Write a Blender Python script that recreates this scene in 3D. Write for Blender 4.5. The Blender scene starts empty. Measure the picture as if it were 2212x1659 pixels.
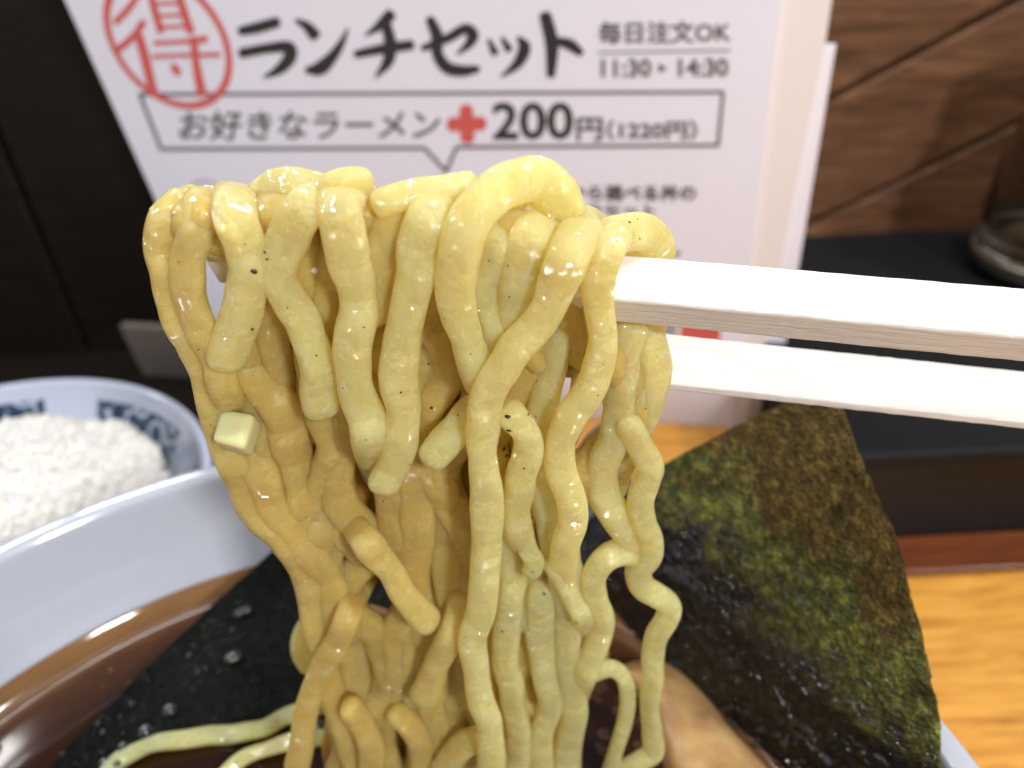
import bpy, bmesh, math, random
import numpy as np
from mathutils import Vector, Matrix
from mathutils.bvhtree import BVHTree

random.seed(7); RNG = np.random.default_rng(7)
C = bpy.context.scene.collection
SC = bpy.context.scene

# ------------------------------------------------------------------ camera, light, exposure
W, H = 2212.0, 1659.0                 # the picture measured in these units
HFOV, PITCH, ROLL = math.radians(68), math.radians(34), math.radians(-3)
CAM = Vector((0, 0, 0.19))            # camera 19 cm above the table top (table top is z = 0)
F = (W/2)/math.tan(HFOV/2)
cr, sr, cp, sp = math.cos(ROLL), math.sin(ROLL), math.cos(PITCH), math.sin(PITCH)
RIGHT = Vector((cr, sr*sp, sr*cp)); UP = Vector((-sr, cr*sp, cr*cp)); FWD = Vector((0, cp, -sp))

def ray(px, py):
    return RIGHT*((px-W/2)/F) + UP*(-(py-H/2)/F) + FWD

cd = bpy.data.cameras.new('camera'); cam = bpy.data.objects.new('camera', cd); C.objects.link(cam)
m3 = Matrix((RIGHT, UP, -FWD)).transposed(); cam.matrix_world = Matrix.Translation(CAM) @ m3.to_4x4()
cd.sensor_width = 36; cd.lens = 18/math.tan(HFOV/2); cd.clip_start = 0.005; cd.clip_end = 20
cd.dof.use_dof = True; cd.dof.focus_distance = 0.078
cd.dof.aperture_fstop = (cd.lens*1e-3)/0.0013; cd.dof.aperture_blades = 0
# (the lens is given in full-frame millimetres; the opening works out at about 1.3 mm)
SC.camera = cam

wd = bpy.data.worlds.new("World"); SC.world = wd; wd.use_nodes = True
wn = wd.node_tree.nodes['Background']; wn.inputs[0].default_value = (0.97, 0.96, 1.0, 1); wn.inputs[1].default_value = 0.34
SC.view_settings.view_transform = 'Standard'; SC.view_settings.look = 'None'
SC.view_settings.exposure = 0.0; SC.view_settings.gamma = 1.0

def area(name, loc, target, sx, sy, power, col):
    l = bpy.data.lights.new(name, 'AREA'); l.shape = 'RECTANGLE'; l.size = sx; l.size_y = sy; l.energy = power; l.color = col
    o = bpy.data.objects.new(name, l); C.objects.link(o); o.location = loc
    o.rotation_euler = (Vector(target)-Vector(loc)).to_track_quat('-Z', 'Y').to_euler()
    return o
# a row of tube lamps under the ceiling, as the dashes of light along the bowl rim show
for i in range(7):
    area('ceiling_tube', (-1.05+0.35*i, 0.08, 0.98), (-1.05+0.35*i, 0.08, 0), 0.315, 0.07, 0.32, (0.92, 0.94, 1.0))
# a second row of tubes over the kitchen beyond the counter, mirrored along the bowl's rim
for i, (x, y) in enumerate(((-.24, 1.27), (-.50, 1.24), (-.75, 1.15), (-.97, 1.02), (-1.16, .84))):
    o = area('kitchen_tube', (x, y, 1.02), (-.05, .05, .05), 0.225, 0.06, 2.2, (0.93, 0.96, 1.0))
    dx, dy = ((.26, .03), (.255, .06), (.235, .11), (.205, .155), (.19, .18))[i]
    z_ = (Vector((x, y, 1.02))-Vector((-.05, .05, .05))).normalized(); x_ = Vector((dx, dy, 0)); x_ = (x_-z_*x_.dot(z_)).normalized(); y_ = z_.cross(x_)
    o.matrix_world = Matrix.Translation((x, y, 1.02)) @ Matrix((x_, y_, z_)).transposed().to_4x4()
# three tiny unseen lamps, added so that dashes mirror along the broth's edge
for i in range(3):
    x, y = -.238-.030*i, .335-.029*i
    o = area('broth_glint_lamp', (x, y, 1.0), (x, y, 0), 0.034, 0.016, 0.22, (0.96, 0.97, 1.0)); o.rotation_euler = (0, 0, math.radians(44))
# the lamp over the diner's right shoulder
area('counter_lamp', (0.34, -0.52, 0.56), (0.02, 0.12, 0.10), 0.09, 0.09, 5.6, (0.99, 0.97, 0.97))
area('counter_lamp', (0.62, 0.02, 0.80), (0.16, 0.2, 0.0), 0.07, 0.07, 3.4, (1.0, 0.90, 0.74))

area('noodle_glint_lamp', (0.16, -0.04, 0.97), (0.02, 0.08, 0.10), 0.05, 0.05, 3.3, (1.0, 0.98, 0.96))  # compact unseen lamp added overhead to put glints on the noodles
SC.cycles.use_denoising = True
SC.cycles.max_bounces = 8; SC.cycles.transparent_max_bounces = 14; SC.cycles.diffuse_bounces = 4; SC.cycles.transmission_bounces = 6
SC.cycles.sample_clamp_indirect = 6

# ------------------------------------------------------------------ helpers
def P(px, py, d, Y0=0.070):           # point on the upright sheet Y = Y0 - d (metres), seen at px, py
    r = ray(px, py); t = (Y0-d)/r.y
    return CAM + r*t
def onz(px, py, z):
    r = ray(px, py); return CAM + r*((z-CAM.z)/r.z)
def onplane(px, py, p0, n):
    r = ray(px, py); return CAM + r*((p0-CAM).dot(n)/r.dot(n))

def tag(o, label=None, cat=None, group=None, kind=None):
    if label: o['label'] = label
    if cat: o['category'] = cat
    if group: o['group'] = group
    if kind: o['kind'] = kind
    return o
def meshobj(name, verts, faces, mat, parent=None, smooth=True):
    me = bpy.data.meshes.new(name); me.from_pydata([tuple(v) for v in verts], [], faces); me.update()
    if mat: me.materials.append(mat)
    if smooth: me.polygons.foreach_set('use_smooth', [True]*len(me.polygons))
    o = bpy.data.objects.new(name, me); C.objects.link(o)
    if parent: o.parent = parent; o.matrix_parent_inverse = parent.matrix_world.inverted()
    return o
def empty(name, loc=(0, 0, 0)):
    o = bpy.data.objects.new(name, None); C.objects.link(o); o.location = loc; o.empty_display_size = 0.01
    o.matrix_world = Matrix.Translation(loc)
    return o
def bmobj(name, bm, mat, parent=None, smooth=False):
    me = bpy.data.meshes.new(name); bm.to_mesh(me); bm.free()
    if mat: me.materials.append(mat)
    if smooth: me.polygons.foreach_set('use_smooth', [True]*len(me.polygons))
    o = bpy.data.objects.new(name, me); C.objects.link(o)
    if parent: o.parent = parent; o.matrix_parent_inverse = parent.matrix_world.inverted()
    return o
def slab(corners, th, n):             # flat polygon given thickness th along -n
    k = len(corners); v = [Vector(c) for c in corners] + [Vector(c)-n*th for c in corners]
    f = [list(range(k)), list(range(2*k-1, k-1, -1))] + [[i, i+k, (i+1) % k+k, (i+1) % k] for i in range(k)]
    return v, f
def boxbm(x0, x1, y0, y1, z0, z1, bev=0.0, seg=2):
    bm = bmesh.new(); bmesh.ops.create_cube(bm, size=1)
    for v in bm.verts:
        v.co = Vector((x0+(v.co.x+.5)*(x1-x0), y0+(v.co.y+.5)*(y1-y0), z0+(v.co.z+.5)*(z1-z0)))
    if bev: bmesh.ops.bevel(bm, geom=list(bm.edges), offset=bev, segments=seg, affect='EDGES', profile=.5)
    return bm
def catmull(pts, step):
    pts = np.array(pts, float); q = np.vstack([2*pts[0]-pts[1], pts, 2*pts[-1]-pts[-2]]); out = []
    for i in range(1, len(q)-2):
        a, b, c, d = q[i-1], q[i], q[i+1], q[i+2]
        n = max(2, int(np.hypot(*(c-b)[:2])/step))
        for t in np.arange(n)/n:
            out.append(.5*((2*b)+(-a+c)*t+(2*a-5*b+4*c-d)*t*t+(-a+3*b-3*c+d)*t**3))
    out.append(q[-2]); return np.array(out)
def lathe(profile, cx, cy, n=128, closed=False):
    v, f = [], []
    for r, z in profile:
        for k in range(n):
            a = 2*math.pi*k/n; v.append((cx+r*math.cos(a), cy+r*math.sin(a), z))
    for i in range(len(profile)-1):
        for k in range(n):
            v0 = i*n+k; v1 = i*n+(k+1) % n; f.append((v0, v1, v1+n, v0+n))
    return v, f

# ------------------------------------------------------------------ materials
def mat(name, col=(.8, .8, .8), rough=.5, **kw):
    m = bpy.data.materials.new(name); m.use_nodes = True; b = m.node_tree.nodes['Principled BSDF']
    b.inputs['Base Color'].default_value = (*col, 1); b.inputs['Roughness'].default_value = rough
    for k, v in kw.items():
        b.inputs[k.replace('_', ' ')].default_value = v
    return m
def N(m, t, **kw):
    n = m.node_tree.nodes.new(t)
    for k, v in kw.items():
        if k in n.inputs: n.inputs[k].default_value = v
        else: setattr(n, k, v)
    return n
def L(m, a, b): m.node_tree.links.new(a, b)
def bsdf(m): return m.node_tree.nodes['Principled BSDF']
def texco(m, scale=(1, 1, 1), rot=(0, 0, 0)):
    t = N(m, 'ShaderNodeTexCoord'); mp = N(m, 'ShaderNodeMapping')
    mp.inputs['Scale'].default_value = scale; mp.inputs['Rotation'].default_value = rot
    L(m, t.outputs['Object'], mp.inputs['Vector']); return mp.outputs['Vector']
def noise(m, vec, scale, detail=3, rough=.55, dist=0.0):
    n = N(m, 'ShaderNodeTexNoise'); n.inputs['Scale'].default_value = scale; n.inputs['Detail'].default_value = detail
    n.inputs['Roughness'].default_value = rough; n.inputs['Distortion'].default_value = dist
    L(m, vec, n.inputs['Vector']); return n.outputs['Fac']
def ramp(m, fac, stops):
    r = N(m, 'ShaderNodeValToRGB'); e = r.color_ramp.elements
    e.remove(e[1]); e[0].position = stops[0][0]; e[0].color = (*stops[0][1], 1)
    for p, c in stops[1:]: e.new(p).color = (*c, 1)
    L(m, fac, r.inputs['Fac']); return r.outputs['Color']
def bump(m, h, strength, dist):
    b = N(m, 'ShaderNodeBump'); b.inputs['Strength'].default_value = strength; b.inputs['Distance'].default_value = dist
    L(m, h, b.inputs['Height']); L(m, b.outputs['Normal'], bsdf(m).inputs['Normal']); return b
def math2(m, op, a, b):
    n = N(m, 'ShaderNodeMath'); n.operation = op
    for i, v in enumerate((a, b)):
        if isinstance(v, (int, float)): n.inputs[i].default_value = v
        else: L(m, v, n.inputs[i])
    return n.outputs[0]

def noodle_mat(name, c0, c1, wet, clear):
    m = mat(name, c0, .2); b = bsdf(m); v = texco(m)
    c = ramp(m, noise(m, v, 260, 4), [(.3, c0), (.7, c1)])
    # tiny dark specks of bran and pepper in the dough
    vo = N(m, 'ShaderNodeTexVoronoi'); vo.inputs['Scale'].default_value = 300; L(m, v, vo.inputs['Vector'])
    sel = N(m, 'ShaderNodeSeparateColor'); L(m, vo.outputs['Color'], sel.inputs['Color'])
    s1 = math2(m, 'LESS_THAN', vo.outputs['Distance'], .055); s2 = math2(m, 'GREATER_THAN', sel.outputs[0], .86)
    sm = math2(m, 'MULTIPLY', math2(m, 'MULTIPLY', s1, s2), .75)
    mx = N(m, 'ShaderNodeMix'); mx.data_type = 'RGBA'; L(m, sm, mx.inputs['Factor']); L(m, c, mx.inputs[6]); mx.inputs[7].default_value = (.16, .09, .03, 1)
    L(m, mx.outputs[2], b.inputs['Base Color'])
    b.inputs['Subsurface Weight'].default_value = .9; b.inputs['Subsurface Radius'].default_value = (1, .55, .16)
    b.inputs['Subsurface Scale'].default_value = .0045; b.inputs['IOR'].default_value = 1.38
    b.inputs['Coat Weight'].default_value = wet; b.inputs['Coat Roughness'].default_value = .045; b.inputs['Coat IOR'].default_value = 1.5
    b.inputs['Roughness'].default_value = .32
    bump(m, noise(m, v, 260, 2, .5), 1, .0005)
    b2 = N(m, 'ShaderNodeBump'); b2.inputs['Strength'].default_value = 1; b2.inputs['Distance'].default_value = .009
    pat = N(m, 'ShaderNodeMapRange'); pat.inputs['From Min'].default_value = .40; pat.inputs['From Max'].default_value = .60; pat.inputs['To Min'].default_value = .25
    L(m, noise(m, v, 110, 2, .5), pat.inputs['Value'])
    L(m, math2(m, 'MULTIPLY', noise(m, v, 430, 2, .4), pat.outputs['Result']), b2.inputs['Height']); b.inputs['Coat Weight'].default_value = 0; b.inputs['Specular IOR Level'].default_value = .25
    # boiled dough is half clear: the noodles behind show through it, tinted
    tl = N(m, 'ShaderNodeBsdfTranslucent'); tl.inputs['Color'].default_value = (1.0, .87, .38, 1)
    tp = N(m, 'ShaderNodeBsdfTransparent'); tp.inputs['Color'].default_value = (.99, .89, .52, 1)
    m1 = N(m, 'ShaderNodeMixShader'); m1.inputs[0].default_value = .5; L(m, tl.outputs[0], m1.inputs[1]); L(m, tp.outputs[0], m1.inputs[2])
    ms = N(m, 'ShaderNodeMixShader'); ms.inputs[0].default_value = clear; out = m.node_tree.nodes['Material Output']
    L(m, b.outputs[0], ms.inputs[1]); L(m, m1.outputs[0], ms.inputs[2])
    # the wet film of broth and oil over it all
    gl = N(m, 'ShaderNodeBsdfGlossy'); gl.inputs['Roughness'].default_value = .035; L(m, b2.outputs['Normal'], gl.inputs['Normal'])
    fz = N(m, 'ShaderNodeFresnel'); fz.inputs['IOR'].default_value = 1.5; L(m, b2.outputs['Normal'], fz.inputs['Normal'])
    cl = math2(m, 'MINIMUM', fz.outputs[0], .16)
    wt = N(m, 'ShaderNodeMixShader'); L(m, math2(m, 'MULTIPLY', cl, wet), wt.inputs[0]); L(m, ms.outputs[0], wt.inputs[1]); L(m, gl.outputs[0], wt.inputs[2])
    L(m, wt.outputs[0], out.inputs['Surface'])
    return m
M_NOOD = noodle_mat('boiled_noodle', (.89, .815, .37), (.92, .865, .46), 1.0, .56)
M_NOOD2 = noodle_mat('shaded_noodle', (.50, .265, .048), (.60, .35, .085), .9, .36)  # dark copy for the deep strands: the bundle's inner shade in its colour
M_NOODM = noodle_mat('slightly_shaded_noodle', (.78, .61, .21), (.82, .68, .29), 1.0, .50)  # slightly darker copy, some of the bundle's shade mixed into the colour
M_NOOD3 = noodle_mat('half_shaded_noodle', (.68, .49, .145), (.74, .57, .22), .9, .45)  # mid-dark copy for in-between and lower-left strands, shade painted in

def wood_mat(name, cols, scale, rough=.5, spec=.3):
    m = mat(name, cols[0], rough); v = texco(m, scale)
    n1 = noise(m, v, 6, 6, .6, .6); c = ramp(m, n1, [(.25, cols[0]), (.5, cols[1]), (.75, cols[2])])
    L(m, c, bsdf(m).inputs['Base Color']); bump(m, n1, .25, .001); bsdf(m).inputs['Specular IOR Level'].default_value = spec
    return m
M_CHOP = wood_mat('pale_aspen', [(.64, .62, .58), (.73, .715, .685), (.80, .79, .77)], (22, 320, 320), .6)
M_TABLE = wood_mat('amber_table', [(.30, .11, .018), (.55, .26, .042), (.70, .37, .08)], (6, 60, 60), .3, .5)
M_REDBROWN = wood_mat('red_brown_wood', [(.07, .017, .005), (.11, .028, .008), (.16, .042, .010)], (6, 60, 60), .3, .5)
M_PLANK = wood_mat('brown_plank', [(.050, .021, .009), (.112, .050, .024), (.21, .105, .052)], (5, 34, 34), .55, .2)
M_DARKW = wood_mat('dark_plank', [(.003, .002, .0014), (.006, .0036, .0024), (.011, .0065, .004)], (5, 5, 40), .5)
M_BLACK = mat('black_lacquer', (.010, .009, .009), .45, Specular_IOR_Level=.25)
M_TRAYTOP = mat('tray_top', (.008, .009, .011), .6, Specular_IOR_Level=.2)
M_DARKSHEET = wood_mat('dark_brown_wood', [(.005, .0032, .0024), (.009, .006, .004), (.016, .010, .007)], (5, 60, 60), .6, .2)
M_PAPER = mat('menu_paper', (.78, .79, .90), .45)
M_CREAM = mat('cream_board', (.80, .755, .75), .5)
M_SLEEVE = mat('white_sleeve', (.82, .82, .92), .3)
M_STAND = mat('grey_stand', (.17, .145, .125), .5)
M_INK = mat('black_ink', (.028, .026, .03), .5)
M_INK2 = mat('grey_ink', (.10, .09, .10), .5)
M_RED = mat('red_ink', (.62, .11, .10), .5)
M_BLUE = mat('blue_grey_ink', (.30, .33, .40), .5)
M_PALE = mat('pale_grey_ink', (.52, .50, .56), .5)
M_PORC = mat('white_porcelain', (.40, .43, .50), .10, Coat_Weight=.6, Coat_Roughness=.05)

# ------------------------------------------------------------------ setting: table, wall
tv = []
o = bmobj('table', boxbm(-.8, .8, -.5, .39, -.03, 0, .003), M_TABLE); tag(o, kind='structure')

wall = empty('wall', (0, .35, 0)); tag(wall, kind='structure')
# planks slanting up to the right, each a board of its own
ang = math.radians(27); wn_ = Vector((0, -1, 0))
wd_ = 0.052
for i in range(-7, 15):
    bm = boxbm(-.75, .85, -.012, 0, .0012, wd_-.0012, .0012, 1)
    Mx = Matrix.Translation((.1, .352+random.uniform(-.001, .001), .02)) @ Matrix.Rotation(-ang, 4, 'Y') @ Matrix.Translation((random.uniform(-.05, .05), 0, i*wd_))
    bm.transform(Mx)
    bmesh.ops.bisect_plane(bm, geom=bm.verts[:]+bm.edges[:]+bm.faces[:], plane_co=(0, 0, .001), plane_no=(0, 0, -1), clear_outer=True)
    bmesh.ops.bisect_plane(bm, geom=bm.verts[:]+bm.edges[:]+bm.faces[:], plane_co=(0, 0, .212), plane_no=(0, 0, 1), clear_outer=True)
    if len(bm.verts) > 3: bmobj('plank', bm, M_PLANK, wall)
    else: bm.free()
bmobj('wall_backing', boxbm(-.8, .9, .356, .37, .001, .212), M_BLACK, wall)

# dark partition boards on the left, behind the rice bowl
part = empty('partition', (-.3, .335, 0))
tag(part, 'black stained wooden partition standing behind the rice bowl at the left', 'partition')
for i in range(9):
    x0 = -.66+i*.075
    bm = boxbm(x0+.0008, x0+.0742, .328+random.uniform(-.0015, .0015), .337, -.002, .215, .001, 1)
    bmobj('board', bm, M_DARKW, part)

mat_ = bmobj('dark_sheet', boxbm(-.62, -.082, .03, .331, .00005, .0003), M_DARKSHEET); tag(mat_, 'dark brown sheet on the table under the rice bowl', 'mat')  # added sheet that darkens the table around the rice bowl
# black condiment tray on the right, the glass bottle on it
tray = empty('condiment_tray', (.25, .24, 0))
tag(tray, 'low black lacquered box with a dull top on the table right of the menu', 'box')
bmobj('tray_body', boxbm(.098, .52, .176, .330, .0005, .036, .0015), M_BLACK, tray)
bmobj('tray_lid', boxbm(.094, .524, .172, .334, .0363, .041, .0015), M_TRAYTOP, tray)

bmobj('red_brown_strip', boxbm(.094, .524,   .1605, .1755, .0005, .003, .0005), M_REDBROWN, tray)  # thin red-brown strip lying along the front of the box
gx, gy, gz = .224, .283, .0413
bott = empty('glass_bottle', (gx, gy, gz))
tag(bott, 'round glass bottle with a gleaming base on the black box at right edge', 'bottle')
M_GLASS = mat('smoky_glass', (.62, .60, .55), .03, Transmission_Weight=1.0, IOR=1.5)
M_STEEL = mat('brushed_steel', (.80, .74, .58), .3, Metallic=1.0)
v, f = lathe([(.0005, gz+0.0040), (.014, gz+0.0035), (.024, gz+0.0060), (.0275, gz+0.0120), (.0285, gz+0.0200), (.0275, gz+0.0518), (.022, gz+0.0673), (.017, gz+0.0766), (.017, gz+0.0859),
              (.0150, gz+0.0859), (.0150, gz+0.0766), (.020, gz+0.0666), (.0255, gz+0.0518), (.0265, gz+0.0220), (.022, gz+0.0120), (.0005, gz+0.0100)], gx, gy, 64)
meshobj('bottle_body', v, f, M_GLASS, bott)
v, f = lathe([(.0005, gz+0.0003), (.020, gz+0.0003), (.025, gz+0.0020), (.0280, gz+0.0060), (.0291, gz+0.0100), (.0287, gz+0.0110), (.0275, gz+0.0085), (.026, gz+0.0065), (.0005, gz+0.0030)], gx, gy, 64)
meshobj('base_ring', v, f, M_STEEL, bott)
v, f = lathe([(.0175, gz+0.0753), (.0185, gz+0.0766), (.0185, gz+0.0908), (.016, gz+0.0933), (.0005, gz+0.0933)], gx, gy, 48)
meshobj('bottle_cap', v, f, M_BLACK, bott)

# ------------------------------------------------------------------ menu card
c1 = Vector((1, .054, -.175)); c2 = Vector((265*W/2560, 2360*W/2560, F))   # in picture axes: along the lines, down the card
def camdir(c): return (RIGHT*c.x - UP*c.y + FWD*c.z).normalized()
E1 = camdir(c1); E2 = camdir(c2); MN = E1.cross(E2).normalized()
if MN.y > 0: MN = -MN                              # faces the diner
MP = onz(1440, 914, 0.0004)
def mp(px, py, lift=0.0): return onplane(px, py, MP+MN*lift, MN)
def base_pt(xa, ya, xb, yb, lift=0.0):             # where an edge line meets the table
    lo, hi = 0.0, 6.0
    for _ in range(14):
        t = (lo+hi)/2; q = mp(xa+(xb-xa)*t, ya+(yb-ya)*t, lift)
        if q.z > 0.0004: lo = t
        else: hi = t
    return q
def upcorner(xa, ya, xb, yb, lift, zt):            # extend an edge up to height zt, above the frame
    a = mp(xa, ya, lift); b = mp(xb, yb, lift); u = (a-b); return b+u*((zt-b.z)/u.z)
ZT = .232
menu = empty('menu_card', MP); tag(menu, 'white upright lunch menu card with black brush lettering behind the noodles', 'menu')
TH = .0012
cs = [upcorner(140, 0, 276, 300, 0, ZT), upcorner(1694, 0, 1650, 400, 0, ZT), base_pt(1694, 0, 1616, 640), base_pt(140, 0, 276, 300)]
v, f = slab(cs, TH, MN); meshobj('paper_sheet', v, f, M_PAPER, menu, False)
B1 = -.0016
cs = [upcorner(190, 0, 320, 300, B1, ZT+.002), upcorner(1797, 0, 1782, 100, B1, ZT+.002), mp(1781, 106, B1), base_pt(1781, 106, 1672, 640, B1), base_pt(190, 0, 320, 300, B1)]
v, f = slab(cs, .0012, MN); meshobj('backing_board', v, f, M_CREAM, menu, False)
B2 = -.0034
cs = [mp(1700, 97, B2), mp(1806, 97, B2), base_pt(1806, 97, 1704, 700, B2), base_pt(1600, 97, 1540, 700, B2)]
v, f = slab(cs, .0012, MN); meshobj('plastic_sleeve', v, f, M_SLEEVE, menu, False)
stand = empty('menu_stand', MP-MN*.012); tag(stand, 'dull grey upright plate propping up the menu card from behind', 'stand')
B3 = -.010
cs = [mp(258, 706, B3), mp(900, 740, B3), base_pt(900, 740, 940, 860, B3), base_pt(258, 706, 330, 850, B3)]
v, f = slab(cs, .004, MN); meshobj('stand_plate', v, f, M_STAND, stand, False)
q0, q1 = base_pt(258, 706, 330, 850, B3)-MN*.0045, base_pt(900, 740, 940, 860, B3)-MN*.0045
cs = [q0+Vector((0, 0, .004)), q1+Vector((0, 0, .004)), q1-MN*.014+Vector((0, 0, .004)), q0-MN*.014+Vector((0, 0, .004))]
v, f = slab(cs, .004, Vector((0, 0, 1))); meshobj('stand_foot', v, f, M_STAND, stand, False)

LIFT = .00012
def stroke_geo(pts, widths, lift, closed=False, step=4, cap=True):
    a = np.array([(x, y, w) for (x, y), w in zip(pts, widths)], float)
    d = catmull(a, step) if len(a) > 2 and not closed else a
    n = len(d); left, right = [], []
    for i in range(n):
        t = d[min(i+1, n-1), :2]-d[max(i-1, 0), :2]
        t = t/max(np.hypot(*t), 1e-6); nn = np.array([-t[1], t[0]]); w = d[i, 2]/2
        left.append(d[i, :2]+nn*w); right.append(d[i, :2]-nn*w)
    v = [mp(x, y, lift) for x, y in left] + [mp(x, y, lift) for x, y in right]
    f = [(i, i+1, n+i+1, n+i) for i in range(n-1)]
    if cap:
        for i, s in ((0, -1), (n-1, 1)):
            t = d[min(i+1, n-1), :2]-d[max(i-1, 0), :2]; t = t/max(np.hypot(*t), 1e-6)*s; nn = np.array([-t[1], t[0]]); w = d[i, 2]/2
            k0 = len(v); ring = [d[i, :2]+nn*w*math.cos(q)+t*w*.7*math.sin(q) for q in np.linspace(0, math.pi, 7)]
            v += [mp(x, y, lift) for x, y in ring]; f.append(list(range(k0, k0+7)))
    return v, f
def strokes(name, lst, m, lift=LIFT):
    V, Fc = [], []
    for i, (pts, ws) in enumerate(lst):
        ws = [w*1.12 for w in ws]
        v, f = stroke_geo(pts, ws, lift+i*.000004); k = len(V); V += v; Fc += [[j+k for j in q] for q in f]
    return meshobj(name, V, Fc, m, menu, False)
def line(name, pts, w, m, lift=LIFT):
    V, Fc = [], []
    for i in range(len(pts)-1):
        v, f = stroke_geo([pts[i], pts[i+1]], [w, w], lift+i*.000004); k = len(V); V += v; Fc += [[j+k for j in q] for q in f]
    return meshobj(name, V, Fc, m, menu, False)
def text(name, s, x0, y0, x1, y1, m, bold=0.0, slope=0.0, shear=0.0):
    cu = bpy.data.curves.new(name, 'FONT'); cu.body = s; cu.size = 1; cu.resolution_u = 3; cu.shear = shear
    ob = bpy.data.objects.new(name, cu); C.objects.link(ob); bpy.context.view_layer.update()
    me = bpy.data.meshes.new_from_object(ob.evaluated_get(bpy.context.evaluated_depsgraph_get()))
    bpy.data.objects.remove(ob); co = np.array([v.co[:] for v in me.vertices]); lo, hi = co.min(0), co.max(0)
    V, Fc = [], []; px_ = bold*(y1-y0)
    for q_, (ox, oy) in enumerate(((0, 0), (-1, 0), (1, 0), (0, -1), (0, 1), (.7, .7), (-.7, .7), (.7, -.7), (-.7, -.7)) if bold else ((0, 0),)):
        k = len(V)                                    # heavier type: the same glyphs overprinted a hair apart
        for x, y, _ in co:
            u = (x-lo[0])/(hi[0]-lo[0]); w = (y-lo[1])/(hi[1]-lo[1])
            V.append(mp(x0+(x1-x0)*u+ox*px_, y1+(y0-y1)*w+slope*u+oy*px_, LIFT+q_*.000003))
        Fc += [[i_+k for i_ in p.vertices] for p in me.polygons]
    bpy.data.meshes.remove(me)
    return meshobj(name, V, Fc, m, menu, False)
strokes('headline', [
    ([(520, 67), (555, 60), (598, 48)], [18, 22, 21]), ([(522, 115), (575, 105), (622, 102), (626, 124), (603, 150), (570, 167)], [20, 20, 24, 26, 20, 5]),
    ([(640, 44), (662, 56), (680, 76)], [8, 18, 24]), ([(664, 152), (692, 147), (718, 122), (738, 92), (751, 62)], [14, 28, 22, 14, 4]),
    ([(843, 32), (822, 54), (790, 76)], [24, 20, 5]), ([(770, 117), (830, 105), (888, 97)], [16, 20, 20]), ([(835, 55), (843, 95), (838, 132), (812, 166)], [20, 24, 22, 6]),
    ([(914, 104), (968, 82), (1005, 62), (1021, 76), (1012, 96), (988, 116)], [13, 18, 20, 24, 17, 5]), ([(929, 42), (944, 78), (945, 116), (966, 146), (1000, 153), (1032, 149)], [18, 24, 22, 24, 22, 14]),
    ([(1056, 87), (1069, 114)], [8, 16]), ([(1085, 83), (1099, 106)], [8, 16]), ([(1120, 82), (1133, 102), (1119, 136), (1084, 165)], [9, 24, 20, 5]),
    ([(1178, 34), (1192, 95), (1190, 162)], [24, 26, 17]), ([(1196, 87), (1230, 96), (1254, 114)], [14, 22, 15])], M_INK)
circ = []
ctr = mp(364, 92); ru = (mp(491, 92)-ctr).length*.985
def circle_geo(name, c, r, w, m, lift, a0=0, a1=2*math.pi, n=72):
    V = [c+MN*lift+(E1*math.cos(t)+E2*math.sin(t))*rr for t in np.linspace(a0, a1, n) for rr in (r-w/2, r+w/2)]
    return meshobj(name, V, [(2*i, 2*i+1, 2*i+3, 2*i+2) for i in range(n-1)], m, menu, False)
circle_geo('stamp_ring', ctr, ru, ru*.115, M_RED, LIFT*1.6)
strokes('stamp_character', [
    ([(300, -14), (276, 20), (250, 47)], [13, 13, 13]), ([(309, 48), (288, 78), (256, 106)], [14, 14, 14]), ([(300, 78), (312, 120), (324, 170), (332, 200)], [17, 19, 18, 18]),
    ([(326, -10), (336, 30), (347, 66)], [14, 14, 15]), ([(386, -10), (398, 28), (411, 67)], [15, 16, 17]), ([(332, 8), (394, 6)], [7, 7]), ([(342, 34), (400, 32)], [7, 7]), ([(350, 59), (408, 56)], [7, 7]),
    ([(334, 93), (400, 89), (444, 84)], [9, 9, 14]), ([(331, 122), (400, 119), (474, 118)], [8, 8, 9]), ([(418, 84), (424, 140), (436, 202)], [15, 16, 20]), ([(374, 143), (385, 157)], [14, 14])], M_RED, LIFT*1.7)
text('opening_days', '毎日注文OK', 1294, 48, 1577, 94, M_INK2, .030, -3)
line('rule_line', [(1293, 114), (1577, 109)], 4, M_INK2)
text('opening_hours', '11:30 ▸ 14:30', 1300, 129, 1572, 166, M_INK2, .045, -2)
line('speech_box', [(302, 204), (1562, 199), (1551, 314), (986, 318), (964, 371), (917, 320), (348, 322), (302, 204)], 7.5, M_INK2)
text('offer_text', 'お好きなラーメン', 388, 240, 950, 303, M_INK2, .022, -3, .05)
strokes('plus_sign', [([(975, 269), (1041, 267)], [27, 27]), ([(1007, 236), (1010, 300)], [27, 27])], M_RED)
text('price', '200', 1066, 224, 1236, 300, M_INK, .040, -1)
text('yen_sign', '円', 1247, 256, 1300, 303, M_INK2, .045)
text('total_price', '（1220円）', 1312, 261, 1504, 301, M_INK2, .045)
text('set_caption', '3種から選べる丼の', 1168, 401, 1502, 433, M_INK2, .055)
text('set_caption', 'ランチセット', 1192, 443, 1414, 469, M_INK2, .055)
circle_geo('pale_circle', mp(456, 432), .0075, .0012, M_PALE, LIFT)
def patch(name, x0, y0, x1, y1, m, lift=LIFT):
    return meshobj(name, [mp(x0, y0, lift), mp(x1, y0, lift), mp(x1, y1, lift), mp(x0, y1, lift)], [(0, 1, 2, 3)], m, menu, False)
line('caption_mark', [(1436, 545), (1466, 548)], 9, M_INK2)
patch('printed_picture', 1470, 700, 1556, 745, M_RED); patch('printed_picture', 1380, 690, 1462, 745, M_BLUE)

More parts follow.
